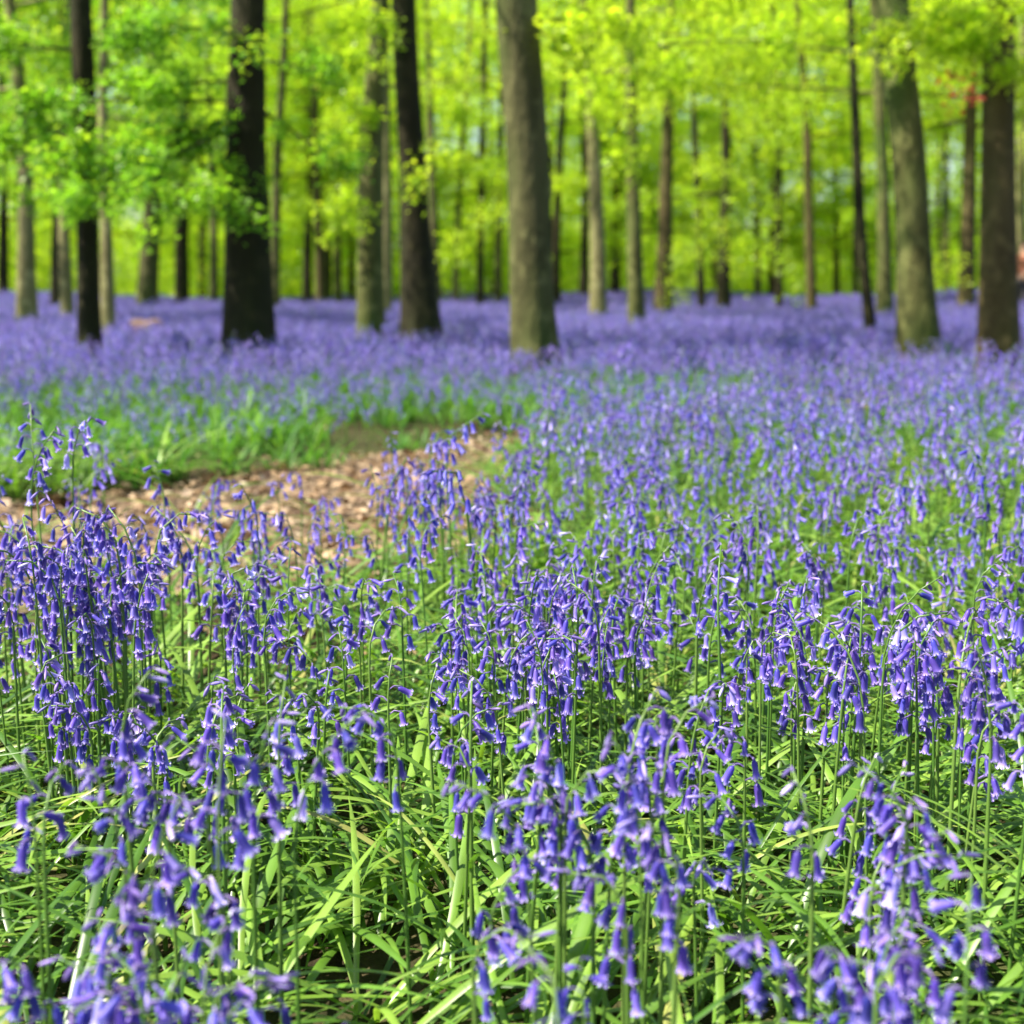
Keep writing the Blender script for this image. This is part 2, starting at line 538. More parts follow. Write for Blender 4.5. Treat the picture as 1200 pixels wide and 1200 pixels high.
def build_tree(label, pts, dist, bark, crown_lo, crown_hi, nbranch, leaves_per, leaf_size, blen=(1.6, 3.4), extra=(), top=None,
               seed=0, leaf_mat=None, flare=0.38, name="beech_tree", group="beech trees of the wood", base_z=0.27, keep=None):
    """pts: (px, py, width_px) up the trunk, first = where the flowers hide its foot"""
    rng = np.random.RandomState(seed)
    P = [(at(px, py, dist), w_ * dist / FPX / 2 / 1.0) for px, py, w_ in pts]
    (pa, ra), (pb, rb) = P[0], P[-1]
    foot = P[0][0].copy()
    if len(P) > 1:
        s = (P[1][0] - P[0][0]) / max(0.3, (P[1][0].z - P[0][0].z))
        foot = P[0][0] - s * P[0][0].z
    foot.z = 0
    root = link(name, None)
    root.location = foot
    tag(root, label, "tree", group)
    top = top or max(9.0, pb.z + 3)
    # centre line sampled finely
    ctrl = [(foot - Vector((0, 0, 0.06 if dist < 16 else 0.3)), ra * 1.02)] + P
    lastdir = (P[-1][0] - P[-2][0]) / max(0.2, P[-1][0].z - P[-2][0].z)
    zz, pp, rr = pb.z, pb, rb
    while zz < top:
        zz += 1.0
        lastdir = lastdir * 0.85 + Vector((rng.normal(0, 0.03), rng.normal(0, 0.03), 0))
        lastdir.z = 1
        pp = pp + lastdir
        rr = rb * max(0.12, 1 - 0.85 * (zz - pb.z) / (top - pb.z + 1.0))
        ctrl.append((pp, rr))
    line, rad = [], []
    for (a, ra_), (b, rb_) in zip(ctrl, ctrl[1:]):
        k = max(2, int((b - a).length / 0.16)) if a.z < 4 else max(2, int((b - a).length / 0.5))
        for i in range(k):
            s = i / k
            line.append(a.lerp(b, s)); rad.append(ra_ + (rb_ - ra_) * s)
    line.append(ctrl[-1][0]); rad.append(ctrl[-1][1])
    # light smoothing of the centre line and the radii
    for _ in range(2):
        line = [line[0]] + [(line[i - 1] + line[i] * 2 + line[i + 1]) / 4 for i in range(1, len(line) - 1)] + [line[-1]]
        rad = [rad[0]] + [(rad[i - 1] + rad[i] * 2 + rad[i + 1]) / 4 for i in range(1, len(rad) - 1)] + [rad[-1]]
    ph = rng.uniform(0, 6.28, 4)
    nb = rng.randint(4, 7)

    knots = [(rng.uniform(.3, 3.2), rng.uniform(0, 6.28), rng.uniform(.05, .16), rng.uniform(.07, .16)) for _ in range(7)] if dist < 16 else []

    def wob(i, j, a):
        z = max(0, line[i].z)
        kn = sum(am * math.exp(-((z - kz) / sz_) ** 2 - ((a - ka + math.pi) % (2 * math.pi) - math.pi) ** 2 * 6) for kz, ka, am, sz_ in knots)
        fl = math.exp(-z / 0.32)
        return (1 + kn + flare * fl * (0.8 + 0.6 * math.sin(nb * a + ph[0])) + 0.035 * math.sin(2 * a + ph[1] + z * 0.8)
                + 0.022 * math.sin(3 * a + ph[2] - z * 1.7) + 0.018 * math.sin(z * 4.1 + ph[3] + a))
    near = dist < 20
    tm = MB()
    tm.add(*tube([q - foot for q in line], rad, 28 if near else 12, True, wob))
    V, RN = [], []

    def on_trunk(z):
        i = min(range(len(line)), key=lambda i: abs(line[i].z - z))
        return line[i], rad[i]

    def branch(p0, p1, width, n, sz, r0, sag=0.1):
        pl = limb_pts(p0, p1, sag)
        tm.add(*tube([q - foot for q in pl], [r0, r0 * 0.8, r0 * 0.6, r0 * 0.4, r0 * 0.15], 6 if near else 4, False))
        v, rn = spray(p0, p1, width, n, sz, rng, sag, 0.05 if dist < 16 else 0.13, 0.5 if dist < 16 else 0.65)
        V.append(v); RN.append(rn)
    for i in range(nbranch):
        z = crown_lo + (crown_hi - crown_lo) * ((i + rng.uniform(0, 1)) / nbranch)
        q, rq = on_trunk(z)
        az = i * 2.4 + rng.uniform(-0.5, 0.5)
        L = rng.uniform(*blen)
        e = q + Vector((math.cos(az) * L, math.sin(az) * L, rng.uniform(-0.25, 0.4) * L))
        if keep is not None and not keep((q + e) / 2):
            continue
        branch(q, e, L * 0.42, int(leaves_per * L / 2.5), leaf_size, max(0.008, min(0.05, rq * 0.35)))
    for ex in extra:      # (start px, py, end px, py, distance at the end, width m, leaves, size)
        a = at(ex[0], ex[1], dist); b = at(ex[2], ex[3], ex[4])
        branch(a, b, ex[5], ex[6], ex[7], 0.014, 0.03)
    tr = link("trunk", tm.mesh("trunk", [BARK[bark]]), root)
    if V:
        V = np.concatenate(V) - np.array(foot)
        RN = np.concatenate(RN)
        link("crown", quads_mesh("crown", V, [leaf_mat or M_LEAF], RN), root)
    return root


def lit_gap(p):
    """canopy shaped for the light: drops branches whose shade would reach the foreground"""
    h = p.z
    s = p - SUN_DIR * (h / SUN_DIR.z)
    return not (-3.6 < s.x < 4.2 and -1 < s.y < 7.2)


_kr = random.Random(4)


def lit_carpet(p):
    """branches thinned by where their shade falls, to steer light on the middle distance"""
    s = p - SUN_DIR * (p.z / SUN_DIR.z)
    if not (9.5 < s.y < 47):
        return True
    shade = math.sin(.55 * s.x + .2 * s.y) + math.sin(.31 * s.y - .23 * s.x + 1)      # broken pools of shade
    return shade > .45 or _kr.random() < 0.16


NEAR = dict(crown_lo=4.2, crown_hi=9.5, nbranch=5, leaves_per=420, leaf_size=0.085, top=10.5, keep=lit_gap)  # unseen crowns above the view, shaped by lit_gap to steer the sunlight


def near_tree(label, pts, dist, bark, seed, **kw):
    a = dict(NEAR); a.update(kw)
    return build_tree(label, pts, dist, bark, seed=seed, **a)


# ---- big trunks in front
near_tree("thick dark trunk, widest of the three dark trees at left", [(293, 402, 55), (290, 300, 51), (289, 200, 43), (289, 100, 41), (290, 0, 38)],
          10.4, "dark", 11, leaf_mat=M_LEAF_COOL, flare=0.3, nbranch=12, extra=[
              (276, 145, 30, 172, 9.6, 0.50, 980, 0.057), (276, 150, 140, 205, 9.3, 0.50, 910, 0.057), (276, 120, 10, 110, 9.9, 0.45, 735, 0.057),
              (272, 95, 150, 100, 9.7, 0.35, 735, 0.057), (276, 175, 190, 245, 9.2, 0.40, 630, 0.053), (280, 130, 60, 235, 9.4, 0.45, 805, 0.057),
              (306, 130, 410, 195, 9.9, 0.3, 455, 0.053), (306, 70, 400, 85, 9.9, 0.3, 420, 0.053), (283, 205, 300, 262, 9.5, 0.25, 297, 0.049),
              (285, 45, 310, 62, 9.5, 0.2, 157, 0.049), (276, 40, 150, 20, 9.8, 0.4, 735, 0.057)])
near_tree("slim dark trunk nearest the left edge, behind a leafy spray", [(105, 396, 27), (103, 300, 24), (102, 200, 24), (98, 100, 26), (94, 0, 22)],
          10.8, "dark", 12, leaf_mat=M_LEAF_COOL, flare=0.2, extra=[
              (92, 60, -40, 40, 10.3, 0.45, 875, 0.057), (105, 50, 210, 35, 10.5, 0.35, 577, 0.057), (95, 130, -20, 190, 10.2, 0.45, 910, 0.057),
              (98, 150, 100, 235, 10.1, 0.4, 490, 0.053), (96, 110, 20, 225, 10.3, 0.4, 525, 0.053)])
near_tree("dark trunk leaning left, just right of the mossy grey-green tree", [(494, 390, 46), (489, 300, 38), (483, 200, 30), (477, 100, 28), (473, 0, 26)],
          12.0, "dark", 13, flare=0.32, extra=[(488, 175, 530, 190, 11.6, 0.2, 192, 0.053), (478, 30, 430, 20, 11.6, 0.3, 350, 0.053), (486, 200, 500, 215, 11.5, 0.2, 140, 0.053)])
near_tree("thickest olive-grey trunk standing in the middle of the wood", [(627, 418, 58), (623, 330, 50), (621, 250, 48), (616, 150, 48), (610, 70, 47), (604, 0, 46)],
          9.4, "grey", 14, flare=0.3, extra=[(620, 25, 720, 20, 9.3, 0.3, 420, 0.053), (618, 30, 680, 60, 9.3, 0.25, 280, 0.053)])
near_tree("big mossy trunk right of the thin curving sapling", [(1076, 393, 47), (1072, 300, 38), (1066, 200, 37), (1058, 120, 36), (1050, 40, 34)],
          11.0, "green", 15, flare=0.3, extra=[(1056, 40, 1000, 30, 10.7, 0.3, 297, 0.057), (1060, 55, 1130, 40, 10.6, 0.35, 455, 0.057)])
rt = near_tree("big brown trunk at the right edge with a red-leaved sprig", [(1170, 398, 45), (1170, 300, 40), (1170, 200, 38), (1169, 100, 36), (1170, 30, 36)],
               10.6, "pink", 16, flare=0.25, extra=[
                   (1200, 8, 1045, 45, 10.0, 0.4, 752, 0.061), (1190, 20, 1110, 55, 9.9, 0.35, 525, 0.061), (1185, 60, 1215, 105, 10.0, 0.3, 350, 0.057),
                   (1180, 0, 1120, 10, 10.0, 0.4, 560, 0.061)])
v, rn = spray(at(1160, 112, 9.6), at(1120, 100, 9.5), 0.12, 46, 0.055, np.random.RandomState(3))
foot = np.array(rt.location)
o = link("red_leaves", quads_mesh("red_leaves", v - foot, [M_RED], rn), rt)
o["label"] = "sprig of copper red leaves"
near_tree("mossy grey-green trunk beside the dark leaning one", [(434, 386, 33), (434, 300, 30), (434, 220, 28), (436, 150, 26), (441, 90, 22), (445, 0, 20)],
          13.5, "green", 17, flare=0.25, extra=[(430, 200, 395, 270, 13.0, 0.35, 455, 0.057), (432, 120, 390, 160, 13.0, 0.4, 525, 0.057), (436, 60, 400, 70, 13, .4, 525, 0.057)])
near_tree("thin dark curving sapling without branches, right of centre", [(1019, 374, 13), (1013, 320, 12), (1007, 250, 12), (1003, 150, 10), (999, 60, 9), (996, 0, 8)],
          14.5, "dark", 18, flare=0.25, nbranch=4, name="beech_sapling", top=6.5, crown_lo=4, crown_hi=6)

# ---- trees of the middle distance
MID = dict(leaf_size=0.095)
D = lambda base: max(13, min(58, 0.43 * FPX / (base - HORIZON)))
mid = [
    # label, pts, base y, bark, crown_lo, crown_hi, branches, leaves per, mat
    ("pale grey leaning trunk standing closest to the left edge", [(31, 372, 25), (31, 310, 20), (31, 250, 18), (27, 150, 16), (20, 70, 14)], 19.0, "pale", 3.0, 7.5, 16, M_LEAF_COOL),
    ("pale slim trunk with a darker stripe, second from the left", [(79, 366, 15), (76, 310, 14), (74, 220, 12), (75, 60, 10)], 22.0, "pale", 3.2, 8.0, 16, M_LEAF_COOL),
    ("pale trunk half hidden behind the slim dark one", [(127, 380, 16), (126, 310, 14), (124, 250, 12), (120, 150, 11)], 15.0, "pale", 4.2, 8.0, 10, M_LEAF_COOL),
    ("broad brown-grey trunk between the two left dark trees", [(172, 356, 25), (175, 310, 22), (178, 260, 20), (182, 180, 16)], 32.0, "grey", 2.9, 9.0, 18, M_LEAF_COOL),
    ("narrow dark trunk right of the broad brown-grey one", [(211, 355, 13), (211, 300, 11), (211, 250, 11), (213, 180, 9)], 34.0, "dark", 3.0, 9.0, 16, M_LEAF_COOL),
    ("narrow brown trunk just left of the widest dark tree", [(250, 354, 11), (251, 300, 9), (250, 240, 8)], 41.0, "grey", 2.7, 9.5, 16, M_LEAF),
    ("dim brown trunk just right of the widest dark tree", [(322, 352, 13), (323, 290, 11), (325, 180, 10)], 28.0, "grey", 3.0, 8.0, 16, M_LEAF),
    ("short looking dark trunk, leftmost of a far trio", [(360, 354, 12), (360, 300, 10), (362, 260, 9)], 42.0, "dark", 2.6, 10.0, 16, M_LEAF),
    ("middle brown trunk of the far trio", [(375, 353, 11), (374, 290, 10), (372, 220, 9)], 38.0, "pink", 3.2, 9.5, 14, M_LEAF),
    ("right hand mossy trunk of the far trio", [(396, 353, 10), (395, 290, 9), (395, 220, 8)], 45.0, "green", 3.0, 10.0, 16, M_LEAF),
    ("pale tall trunk right behind the mossy grey-green one", [(452, 362, 15), (452, 250, 13), (451, 140, 12), (450, 50, 11)], 25.0, "pale", 4.2, 8.0, 10, M_LEAF),
    ("grey trunk hidden behind the dark leaning tree", [(513, 355, 11), (509, 290, 9), (507, 210, 9)], 33.0, "grey", 3.2, 8.5, 16, M_LEAF),
    ("thin mossy trunk, first right of the dark leaning tree", [(534, 356, 8), (535, 300, 7), (538, 220, 6)], 37.0, "green", 3.0, 9.0, 14, M_LEAF),
    ("thin dark trunk midway between dark leaning tree and thickest trunk", [(563, 356, 9), (563, 280, 8), (565, 200, 8)], 36.0, "dark", 2.8, 9.0, 16, M_LEAF),
    ("thin brown trunk touching the left side of the thickest trunk", [(584, 354, 9), (584, 280, 8), (586, 200, 7)], 41.0, "grey", 3.0, 9.5, 14, M_LEAF),
    ("dark trunk touching the right side of the thickest trunk", [(652, 352, 10), (652, 290, 9), (655, 200, 8)], 39.0, "dark", 3.4, 9.5, 14, M_LEAF),
    ("short dark trunk just left of the pale yellowish tree", [(684, 350, 11), (685, 290, 9), (686, 220, 8)], 45.0, "dark", 3.0, 10.0, 16, M_LEAF),
    ("pale yellowish trunk standing between thickest trunk and dark green one", [(701, 363, 20), (701, 300, 17), (698, 220, 15), (694, 150, 14), (690, 70, 11)], 21.0, "pale", 3.6, 7.0, 12, M_LEAF),
    ("short dark trunk behind, right of the pale yellowish tree", [(721, 350, 13), (721, 290, 10), (722, 230, 9)], 48.0, "dark", 3.0, 10.0, 14, M_LEAF),
    ("dark green slender trunk left of the pinkish brown tree", [(746, 372, 20), (744, 310, 17), (742, 220, 15), (740, 110, 13)], 17.5, "green", 3.4, 6.5, 12, M_LEAF),
    ("pinkish brown straight trunk right of the dark green one", [(777, 350, 21), (779, 290, 17), (781, 200, 14), (784, 110, 12)], 29.0, "pink", 4.6, 8.5, 12, M_LEAF),
    ("thin dark trunk with slanting pale sprays in front", [(822, 348, 10), (820, 290, 8), (814, 160, 7), (812, 40, 6)], 37.0, "dark", 2.4, 8.5, 18, M_LEAF),
    ("wavy dark trunk rising behind pale drooping sprays", [(848, 350, 17), (849, 280, 14), (851, 200, 11), (850, 110, 10), (857, 20, 8)], 33.0, "dark", 2.4, 8.5, 16, M_LEAF),
    ("thin straight dark trunk halfway from pinkish tree to curving sapling", [(913, 348, 9), (912, 270, 9), (912, 170, 8), (908, 50, 7)], 37.0, "dark", 3.0, 9.0, 14, M_LEAF),
    ("brown slim trunk left of the thin curving sapling", [(951, 351, 13), (949, 290, 11), (947, 220, 10)], 34.0, "pink", 3.4, 8.5, 14, M_LEAF),
    ("far grey trunk seen between brown slim tree and curving sapling", [(980, 348, 8), (980, 290, 7), (979, 240, 6)], 52.0, "grey", 3.0, 11, 16, M_LEAF),
    ("mossy upright trunk between curving sapling and big mossy tree", [(1037, 356, 20), (1036, 300, 16), (1034, 200, 14), (1030, 100, 13)], 26.0, "green", 4.0, 8.0, 12, M_LEAF),
    ("brown trunk between the big mossy and the big brown ones", [(1132, 351, 20), (1134, 290, 17), (1136, 200, 15), (1138, 120, 13)], 31.0, "pink", 4.0, 8.5, 14, M_LEAF),
    ("dim narrow trunk at the right edge behind the big brown tree", [(1196, 350, 13), (1196, 250, 11), (1197, 150, 10)], 36.0, "pale", 4.0, 8.0, 12, M_LEAF),
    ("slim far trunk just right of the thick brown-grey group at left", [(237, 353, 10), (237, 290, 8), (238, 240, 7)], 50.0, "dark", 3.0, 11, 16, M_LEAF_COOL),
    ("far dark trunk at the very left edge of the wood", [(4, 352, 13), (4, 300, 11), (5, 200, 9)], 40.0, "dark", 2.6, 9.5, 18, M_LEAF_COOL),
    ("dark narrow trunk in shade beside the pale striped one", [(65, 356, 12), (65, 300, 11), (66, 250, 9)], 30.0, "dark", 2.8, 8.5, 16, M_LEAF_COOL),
    ("far mossy trunk between big mossy tree and brown tree", [(1108, 350, 9), (1108, 290, 8), (1109, 200, 7)], 47.0, "green", 2.2, 10.5, 18, M_LEAF),
    ("far slim trunk below the slanting pale sprays", [(888, 349, 8), (888, 290, 7), (886, 220, 6)], 50.0, "grey", 2.2, 11, 18, M_LEAF),
    ("far slim trunk left of the pale tree behind the mossy one", [(412, 352, 8), (412, 290, 7), (413, 200, 6)], 53.0, "grey", 2.2, 11.5, 18, M_LEAF),
]
EXTRA = {
    "wavy dark trunk rising behind pale drooping sprays": [
        (850, 110, 925, 172, 24, 0.6, 420, 0.09), (850, 190, 915, 235, 24, 0.5, 320, 0.09), (849, 235, 930, 315, 23, 0.6, 420, 0.09), (849, 250, 800, 290, 24, 0.6, 320, .09)],
    "thin dark trunk with slanting pale sprays in front": [
        (820, 230, 872, 300, 25, 0.5, 320, 0.09), (818, 250, 790, 330, 26, 0.6, 320, 0.09), (818, 180, 870, 210, 26, .6, 320, .09)],
    "brown trunk between the big mossy and the big brown ones": [(1130, 290, 1098, 322, 27, 0.4, 200, 0.09)],
    "dark green slender trunk left of the pinkish brown tree": [(742, 130, 690, 90, 16.5, 0.5, 420, .08), (742, 110, 800, 60, 16.8, 0.5, 420, .08), (741, 100, 735, 40, 16, .5, 420, .08), (743, 200, 730, 170, 16.5, .3, 160, .08)],
    "pale yellowish trunk standing between thickest trunk and dark green one": [(692, 90, 650, 70, 19, 0.6, 360, .08), (690, 70, 720, 30, 19, 0.6, 420, .08), (696, 140, 670, 130, 20, .5, 200, .08)],
    "thin dark trunk midway between dark leaning tree and thickest trunk": [(563, 240, 525, 285, 27, 0.6, 360, 0.09), (563, 255, 600, 230, 27, .6, 300, .09)],
}
for i, (lab, pts, dist, bark, lo, hi, nb, lm) in enumerate(mid):
    hi2 = max(hi, CAM_H + 0.2 * dist + 1.5)
    ls = 0.068 + 0.0009 * dist
    build_tree(lab, pts, dist, bark, lo, hi2, nb + int(dist / 4), 760, ls, blen=(1.8, 4.2), seed=100 + i, leaf_mat=lm, top=hi2 + 2,
               flare=0.2, extra=EXTRA.get(lab, ()), keep=lit_carpet)

for i in range(15):
    px_ = -60 + i * 89 + (i * 37 % 29) - 14
    dd = 44 + (i * 13 % 19)
    wpx = 7 + (i * 7 % 6)
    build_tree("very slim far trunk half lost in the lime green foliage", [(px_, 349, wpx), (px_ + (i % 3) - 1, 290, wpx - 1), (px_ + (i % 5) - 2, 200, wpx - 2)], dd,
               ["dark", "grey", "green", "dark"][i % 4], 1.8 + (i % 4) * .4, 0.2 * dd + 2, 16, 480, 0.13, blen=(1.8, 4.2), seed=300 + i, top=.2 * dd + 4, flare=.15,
               group="slim far trunks at the back of the wood", keep=lit_carpet)

# ---- the far wood that reads as one mass of lit leaves
rng = np.random.RandomState(5)
V, RN = [], []
for i in range(2700):
    y = rng.uniform(48, 92)
    x = rng.uniform(-0.62, 0.62) * y
    lowz = i % 5 < 2
    z = rng.uniform(0.15, 1) ** 1.4 * 4.4 if lowz else 1.6 + (0.235 * y) * rng.uniform(0, 1) ** 0.9
    if lowz: y = rng.uniform(57, 84)
    L = rng.uniform(2.0, 4.5)
    az = rng.uniform(0, 6.28)
    v, rn = spray((x, y, z), (x + L * math.cos(az), y + L * math.sin(az), z + rng.uniform(-1.6, 0.6)), L * 0.45, 440, 0.15, rng, 0.15, 0.34, 0.8)
    V.append(v); RN.append(rn)
for i in range(540):
    y = rng.uniform(80, 100)
    x = rng.uniform(-0.62, 0.62) * y
    z = rng.uniform(3, 25)
    L = rng.uniform(3, 5)
    az = rng.uniform(0, 6.28)
    v, rn = spray((x, y, z), (x + L * math.cos(az), y + L * math.sin(az), z + rng.uniform(-1.6, 0.6)), L * 0.5, 330, 0.21, rng, 0.15, 0.4, 0.8)
    V.append(v); RN.append(rn)
tag(link("far_woodland", quads_mesh("far_woodland", np.concatenate(V), [M_LEAF], np.concatenate(RN))),
    "bright lime green foliage of the far wood behind the trunks", "woodland", kind="stuff")

# ------------------------------------------------------------------ bluebells
def bell_geo(lod, L, rad, ped, psi, openness, bract=True):
    """one hanging bell with its stalk: origin on the stem, +X away from the stem"""
    V, F, MI, PG = [], [], [], []
    # stalk: out, up a little, then over
    end = Vector((ped, 0, ped * 0.12))
    a = Vector((math.sin(psi), 0, -math.cos(psi)))
    u = Vector((math.cos(psi), 0, math.sin(psi)))
    v = Vector((0, 1, 0))
    if lod >= 1:
        pp = [Vector((0, 0, 0)), Vector((ped * 0.5, 0, ped * 0.30)), end + Vector((0, 0, 0.0004)), end + a * 0.002]
        tv, tf = tube(pp, [0.0008, 0.0008, 0.0009, 0.0012], 5 if lod == 2 else 3, False)
        V += tv; F += tf; MI += [1] * len(tf); PG += [0.5] * len(tv)
    if lod == 2 and bract:
        o = len(V)
        V += [Vector((0, -0.0012, 0)), Vector((0, 0.0012, 0)), Vector((ped * 0.6, 0.001, 0.004)), Vector((ped * 0.6, -0.001, 0.004)), Vector((ped * 1.2 + 0.004, 0, 0.003))]
        F += [(o, o + 1, o + 2, o + 3), (o + 3, o + 2, o + 4)]; MI += [1, 1]; PG += [0.8] * 5

    def ring(s, r, n, pig, six=0.0):
        o = len(V)
        for k in range(n):
            f = 2 * math.pi * k / n
            q = r * (1 + six * math.cos(6 * f))
            V.append(end + a * s + (u * math.cos(f) + v * math.sin(f)) * q)
            PG.append(pig)
        return o

    def strip(o1, o2, n):
        for k in range(n):
            F.append((o1 + k, o1 + (k + 1) % n, o2 + (k + 1) % n, o2 + k)); MI.append(0)
    if openness < 0:                       # bud
        prof = [(0, .35), (.12, .75), (.45, 1.0), (.8, .72), (1, .16)] if lod == 2 else [(0, .4), (.45, 1), (1, .15)]
        n = 8 if lod == 2 else (5 if lod == 1 else 4)
        os_ = [ring(s * L, r * rad, n, 0.2 + 0.8 * s, 0.05 if lod == 2 else 0) for s, r in prof]
        for x, y in zip(os_, os_[1:]): strip(x, y, n)
        F.append(tuple(os_[-1] + k for k in range(n))); MI.append(0)
        return V, F, MI, PG
    if lod == 2:
        n = 12
        prof = [(0, .22, 0), (.05, .6, 0), (.16, .9, .02), (.42, 1.0, .04), (.68, .98, .06), (.83, 1.10, .07)]
        os_ = [ring(s * L, r * rad, n, s * 0.75, sx) for s, r, sx in prof]
        for x, y in zip(os_, os_[1:]): strip(x, y, n)
        o = os_[-1]
        fl = 0.55 + 0.45 * openness
        for k in range(6):                 # six tips rolled back
            c = 2 * math.pi * (2 * k + 1) / 12
            i0, i1, i2 = o + 2 * k, o + 2 * k + 1, o + (2 * k + 2) % 12
            er = u * math.cos(c) + v * math.sin(c)
            et = -u * math.sin(c) + v * math.cos(c)
            rows = [(0.95, 1.0 + 0.42 * fl, 0.46), (0.99, 1.0 + 0.95 * fl, 0.34), (0.95 - 0.05 * fl, 1.0 + 1.35 * fl, 0.20)]
            prev = (i0, i1, i2)
            for s, r, wd in rows:
                b = len(V)
                for q in (-1, 0, 1):
                    V.append(end + a * (s * L + abs(q) * 0.0004) + er * r * rad + et * q * wd * rad); PG.append(1.0 if s > .93 else .9)
                F.extend([(prev[0], prev[1], b + 1, b), (prev[1], prev[2], b + 2, b + 1)]); MI.extend([0, 0])
                prev = (b, b + 1, b + 2)
            b = len(V)
            V.append(end + a * (0.86 - 0.06 * fl) * L + er * (1.0 + 1.5 * fl) * rad); PG.append(1.0)
            F.extend([(prev[0], prev[1], b), (prev[1], prev[2], b)]); MI.extend([0, 0])
        # cream anthers just inside the mouth
    elif lod == 1:
        n = 6
        os_ = [ring(s * L, r * rad, n, pg) for s, r, pg in [(0, .45, 0), (.15, .92, .1), (.8, 1.05, .6)]]
        for x, y in zip(os_, os_[1:]): strip(x, y, n)
        o = os_[-1]
        for k in range(6):
            c = 2 * math.pi * (2 * k + 1) / 12
            er = u * math.cos(c) + v * math.sin(c)
            b = len(V)
            V.append(end + a * L * 0.97 + er * rad * 2.1); PG.append(1.0)
            F.append((o + k, o + (k + 1) % 6, b)); MI.append(0)
    else:
        n = 4
        os_ = [ring(s * L, r * rad, n, pg) for s, r, pg in [(0, .6, .05), (.75, 1.05, .55), (1, 1.8, 1)]]
        for x, y in zip(os_, os_[1:]): strip(x, y, n)
    return V, F, MI, PG


rb = random.Random(3)
VARS = []                                   # (kind, length, radius, stalk, hang angle, openness)
for i in range(9):
    VARS.append(("bell", rb.uniform(.0165, .0205), rb.uniform(.0029, .0036), rb.uniform(.008, .017), rb.uniform(-.05, .55), rb.uniform(.35, 1)))
for i in range(3):
    VARS.append(("young", rb.uniform(.0165, .0195), rb.uniform(.0027, .0033), rb.uniform(.006, .011), rb.uniform(.3, 1.1), rb.uniform(0, .15)))
for i in range(5):
    VARS.append(("bud", rb.uniform(.013, .019), rb.uniform(.0019, .0027), rb.uniform(.003, .007), rb.uniform(.6, 1.6), -1))
GEO = {lod: [bell_geo(lod, *v_[1:]) for v_ in VARS] for lod in (2, 1, 0)}
FLOWER_ME = []
for k, v_ in enumerate(VARS):
    b = MB(); V, F, MI, PG = GEO[2][k]
    b.add(V, F, MI, PG, 0.0)
    FLOWER_ME.append(b.mesh("flower" if v_[0] != "bud" else "bud", [M_BELL if v_[0] != "bud" else M_BUD, M_PED]))


def plant_shape(rng, H, nb, nod, segs=13):
    """stem centre line and flower placements of one bluebell"""
    lean = rng.uniform(0.0, 0.10)
    la = rng.uniform(0, 6.28)
    bend = rng.choice([rng.uniform(.4, 1.1), rng.uniform(1.1, 2.3), rng.uniform(1.3, 2.4)])
    start = rng.uniform(0.60, 0.78)
    Ltot = H * 1.10
    p = Vector((0, 0, 0)); pts = [p.copy()]; tg = []
    for i in range(segs):
        t_ = (i + 0.5) / segs
        s = max(0, (t_ - start) / (1 - start))
        th = bend * s * s * (1.5 - 0.5 * s)
        d = Vector((math.cos(nod) * math.sin(th), math.sin(nod) * math.sin(th), math.cos(th)))
        d += Vector((math.cos(la) * lean, math.sin(la) * lean, 0)) * (0.4 + t_)
        d.normalize()
        p = p + d * (Ltot / segs); pts.append(p.copy()); tg.append(d)
    r0 = rng.uniform(.0019, .0029)
    rad = [r0 * (1 - 0.62 * (i / segs) ** 1.3) for i in range(segs + 1)]
    fl = []
    t0 = 1 - min(0.36, (0.0078 * nb + 0.02) / Ltot)
    side = rng.choice([-1, 1])
    nbud = rng.choice([1, 2, 2, 3, 4])
    for k in range(nb):
        t_ = t0 + (1 - t0) * (k / max(1, nb - 1)) ** 0.9
        x = t_ * segs
        i = min(segs - 1, int(x))
        q = pts[i].lerp(pts[i + 1], x - i)
        spread = 1.9 - 1.0 * k / nb
        yaw = nod + side * spread * rng.uniform(0.15, 1.15)
        side = -side
        if k >= nb - nbud:
            var = rng.randint(12, 16)
        elif k >= nb - nbud - 2:
            var = rng.randint(9, 11) if rng.random() < .6 else rng.randint(0, 8)
        else:
            var = rng.randint(0, 8)
        fl.append((q, yaw, rng.uniform(-0.22, 0.22), var, rng.uniform(.88, 1.12) * (1 - 0.18 * k / nb)))
    return pts, rad, fl


def flower_matrix(q, yaw, tl, sc):
    return Matrix.Translation(q) @ Matrix.Rotation(yaw, 4, 'Z') @ Matrix.Rotation(tl, 4, 'Y') @ Matrix.Rotation(tl * 0.9, 4, 'X') @ Matrix.Scale(sc, 4)


def plant_into(mb, rng, H, nb, nod, lod, off=Vector((0, 0, 0)), scl=1.0):
    pts, rad, fl = plant_shape(rng, H, nb, nod, 13 if lod == 2 else (7 if lod == 1 else 4))
    rv = rng.random()
    tv, tf = tube([q + off for q in pts], [r_ * (1.1 if lod == 0 else 1) for r_ in rad], 4 if lod == 1 else 3, False)
    mb.add(tv, tf, 2, None, rv)
    for q, yaw, tl, var, sc in fl:
        M = flower_matrix(q + off, yaw, tl, sc * scl)
        V, F, MI, PG = GEO[lod][var]
        bud = VARS[var][0] == "bud"
        mb.add([M @ x for x in V], F, [(3 if bud and i == 0 else i) for i in MI], PG, (rv + rng.uniform(0, .25)) % 1)


